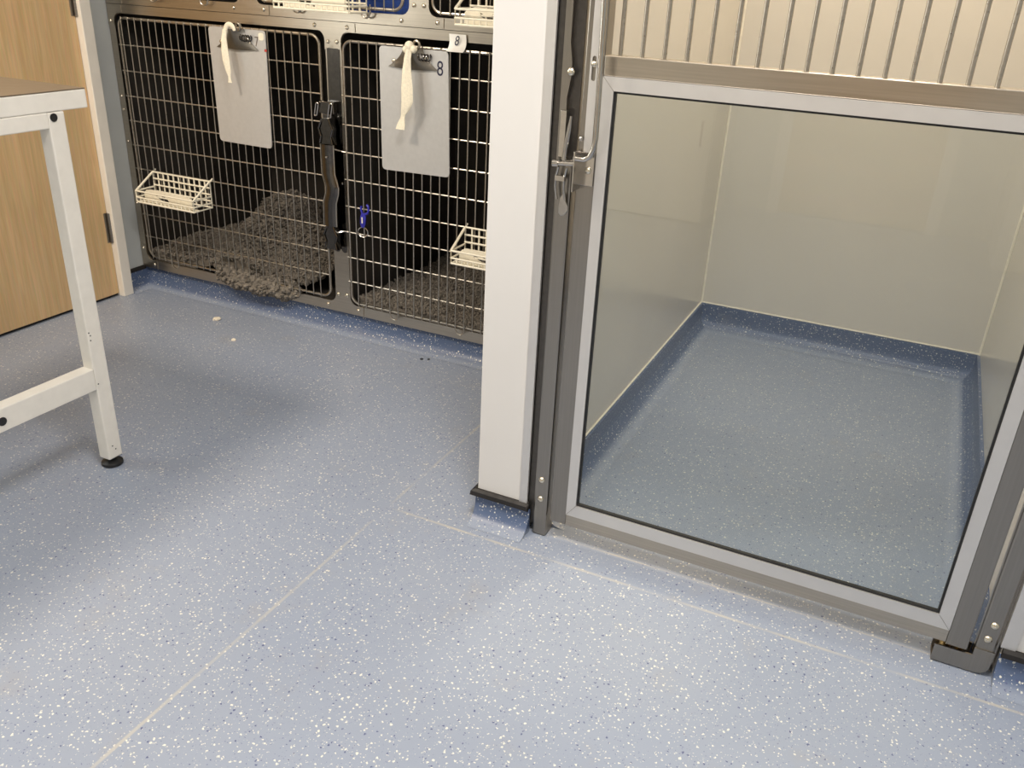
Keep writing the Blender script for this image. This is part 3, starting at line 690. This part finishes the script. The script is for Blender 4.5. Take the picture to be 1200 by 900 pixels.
# bolt hardware
bk = obj('bolt_plate', MB().plate([(-.7395, 1.10), (-.7190, 1.10), (-.7190, ZT-.1), (-.7395, ZT-.1)], [rr(-.7345, -.7245, 1.285, 1.340, .005, 4)], GY-.003, .004), M['alu'], gt)
screw_into(bk, [(-.7295, GY-.003, 1.322)], .008)
obj('bolt_bracket', MB().box(-.7470, -.7435, GY-.048, GY, 1.035, 1.130, .001).box(-.7470, -.7090, GY-.006, GY-.001, 1.045, 1.125, .001), M['chrome'], bk)
screw_into(bk, [(-.7230, GY-.006, 1.082)], .009)
rod = [(-.7035, GY-.042, 2.2), (-.7035, GY-.042, 1.45), (-.6985, GY-.042, 1.25), (-.6975, GY-.042, 1.165), (-.7005, GY-.042, 1.140), (-.7090, GY-.042, 1.121), (-.7220, GY-.042, 1.1135), (-.7480, GY-.042, 1.1135)]
obj('bolt_rod', MB().tube(rod, .0065, 10), M['chrome'], bk, smooth=True)
obj('stop_bead', MB().lathe((-.7455, GY-.012, 1.155), [(.0005, -.006)]+[(.006*math.sin(a), -.006*math.cos(a)) for a in [PI*i/6 for i in range(1, 6)]]+[(.0005, .006)], 'z', 10), M['chrome'], bk, smooth=True)

# ------------------------------------------------------------------ bench on the left
tb = thing('work_bench', 'white steel-framed bench with grey-brown top, in front of the oak door', 'table', (-2.5, 1.1, 0))
bx0, bx1, by0, by1 = -2.90, -2.145, .35, 1.757
obj('table_top', MB().box(bx0, bx1, by0, by1, 1.1085, 1.1585, .003), M['white_metal'], tb)
obj('top_surface', MB().box(bx0+.001, bx1-.001, by0+.001, by1-.001, 1.1585, 1.1615), M['tabletop'], tb, label='grey-brown laminate surface')
def leg(xa, xb, ya, yb):
    o = obj('leg', MB().box(xa, xb, ya, yb, .030, 1.108, .004), M['white_metal'], tb)
    cx, cy = (xa+xb)/2, (ya+yb)/2
    obj('foot', MB().lathe((cx, cy, 0), [(.0005, 0), (.030, 0), (.034, .004), (.033, .011), (.020, .018), (.010, .020), (.010, .034), (.0005, .034)], 'z', 24), M['black'], o, label='black levelling foot', smooth=True)
    return o
lg = leg(-2.190, -2.145, 1.626, 1.678)
leg(-2.190, -2.145, .45, .50); leg(-2.86, -2.815, 1.626, 1.678); leg(-2.86, -2.815, .45, .50)
for xa, xb in ((-2.190, -2.145), (-2.86, -2.815)):
    obj('top_side_rail', MB().box(xa, xb, .50, 1.626, 1.066, 1.108, .003), M['white_metal'], tb)
    lr = obj('lower_side_rail', MB().box(xa, xb, .50, 1.626, .283, .353, .003), M['white_metal'], tb)
obj('top_cross_rail', MB().box(-2.815, -2.190, .46, .495, 1.066, 1.108, .003), M['white_metal'], tb)
for (y, z, r) in ((1.6425, 1.094, .0110), (1.3150, .3155, .0125)):
    obj('end_cap', MB().lathe((bx1-.0, y, z), [(0, .002), (r, .002), (r, -.002)], 'x', 20), M['black'], tb, label='round black plug')
# worn spots on the leg
sc = MB()
for (y, z) in ((1.634, .30), (1.645, .075), (1.655, .060), (1.632, .47), (1.636, .46), (1.634, .445)):
    sc.lathe((bx1, y, z), [(0, .0008), (.0022, .0008), (.0024, -.001)], 'x', 8)
obj('paint_chip', sc, M['black'], lg, label='tiny dark paint chips')

# ------------------------------------------------------------------ crumbs on the floor
def crumb(x, y, r, label, mat, g):
    mb = MB(); bm = bmesh.new(); bmesh.ops.create_icosphere(bm, subdivisions=2, radius=r)
    for v in bm.verts:
        v.co *= 1+.45*noise.noise(v.co*60+Vector((x*9, y*9, 0))); v.co.z = max(v.co.z*.55, -r*.3)+r*.3
    mb.add([(v.co.x+x, v.co.y+y, v.co.z) for v in bm.verts], [[v.index for v in f.verts] for f in bm.faces]); bm.free()
    tag(obj('crumb', mb, mat, None), label, 'crumb', g)
crumb(-2.775, 2.783, .017, 'larger pale biscuit crumb on the blue floor near the lower cages', M['crumb'], 'crumbs on the floor')
crumb(-2.545, 2.639, .010, 'smaller pale crumb lying below the larger one', M['crumb'], 'crumbs on the floor')
crumb(-1.745, 2.892, .007, 'left of two tiny black specks near the coving', M['black'], 'black specks on the floor')
crumb(-1.7175, 2.905, .006, 'right of two tiny black specks near the coving', M['black'], 'black specks on the floor')

# ------------------------------------------------------------------ unseen side of the room (reflected in the glass and steel)
d2 = struct('door_2', MB().box(-.9, .1, Y0, Y0+.04, .02, 2.7), M['oak'])
struct('door_frame', MB().box(-.98, -.9, Y0, Y0+.06, 0, 2.78).box(.1, .18, Y0, Y0+.06, 0, 2.78).box(-.98, .18, Y0, Y0+.06, 2.7, 2.78), M['gloss_paint'], d2)
def cupboard(x0, x1, z0, z1, y1, label):
    t = thing('wall_cupboard' if z0 > 1 else 'floor_cupboard', label, 'cupboard', ((x0+x1)/2, Y0+.2, z0))
    obj('carcass', MB().box(x0, x1, Y0+.001, y1, z0, z1), M['clad'], t)
    n = 2
    for i in range(n):
        a = x0+(x1-x0)*i/n+.005; b = x0+(x1-x0)*(i+1)/n-.005
        dd = obj('cupboard_door', MB().box(a, b, y1, y1+.025, z0+.01, z1-.01, .003), M['gloss_paint'], t)
        obj('handle', MB().tube([(b-.06, y1+.025, (z0+z1)/2-.08), (b-.06, y1+.06, (z0+z1)/2-.08), (b-.06, y1+.06, (z0+z1)/2+.08), (b-.06, y1+.025, (z0+z1)/2+.08)], .008, 8), M['chrome'], dd, smooth=True)
cupboard(.5, 1.9, .002, 1.2, Y0+.7, 'white two-door floor cupboard on the wall opposite the kennels')
cupboard(-2.9, -1.3, .002, 1.2, Y0+.7, 'white two-door base unit on the wall opposite the cages')

# ------------------------------------------------------------------ lights
def area(name, loc, sx, sy, power, col, target=None):
    li = bpy.data.lights.new(name, 'AREA'); li.shape = 'RECTANGLE'; li.size = sx*S; li.size_y = sy*S; li.energy = power; li.color = col
    o = bpy.data.objects.new(name, li); C.objects.link(o); o.location = Vector(loc)*S
    if target: o.rotation_euler = (Vector(target)-Vector(loc)).to_track_quat('-Z', 'Y').to_euler()
    return o
area('ceiling_panel_light', (-2.75, .60, ZC-.02), .5, .5, 46, (1, .86, .70))
area('ceiling_panel_light', (-.35, .95, ZC-.02), .8, .8, 38, (1, .95, .90))
area('ceiling_panel_light', (1.2, -.6, ZC-.02), .8, .8, 12, (.93, .96, 1))
area('ceiling_panel_light', (-1.2, -1.5, ZC-.02), .8, .8, 8, (1, .93, .86))
area('kennel_light', (-.30, 3.20, ZC-.02), .35, .35, 15, (1, .88, .72))
wl = area('window_daylight', (X0-.14, 1.0, 1.68), .78, 1.12, 15, (1, .95, .88), (0, 1.0, 1.68))
sl = bpy.data.lights.new('added_patch_spot', 'SPOT'); sl.energy = 95; sl.color = (1, .80, .56); sl.spot_size = math.radians(15); sl.spot_blend = 1.0; sl.shadow_soft_size = .07  # extra spot added to throw the warm patch on the floor by the gate
so = bpy.data.objects.new('added_patch_spot', sl); C.objects.link(so); so.location = Vector((-.20, 3.75, ZC-.05))*S
so.rotation_euler = (Vector((-.56, 1.80, 0))-Vector((-.20, 3.75, ZC))).to_track_quat('-Z', 'Y').to_euler()

w = bpy.data.worlds.new('world'); bpy.context.scene.world = w; w.use_nodes = True
w.node_tree.nodes['Background'].inputs[0].default_value = (.9, .93, 1, 1); w.node_tree.nodes['Background'].inputs[1].default_value = .05

# ------------------------------------------------------------------ camera
cam = bpy.data.cameras.new('camera'); co = bpy.data.objects.new('camera', cam); C.objects.link(co)
cam.sensor_fit = 'HORIZONTAL'; cam.sensor_width = 36; cam.lens = 1010.275/1200*36; cam.clip_start = .02
R = Matrix(((.90017502, -.22288083, .37417786), (.43321635, .36981089, -.8219267), (.04481665, .90197785, .42945014)))
co.matrix_world = Matrix.Translation(Vector((0, 0, 1.5))*S) @ R.to_4x4()
sc_ = bpy.context.scene; sc_.camera = co
vs = sc_.view_settings; vs.view_transform = 'Standard'; vs.look = 'None'; vs.gamma = 1; vs.use_curve_mapping = False; vs.exposure = .0
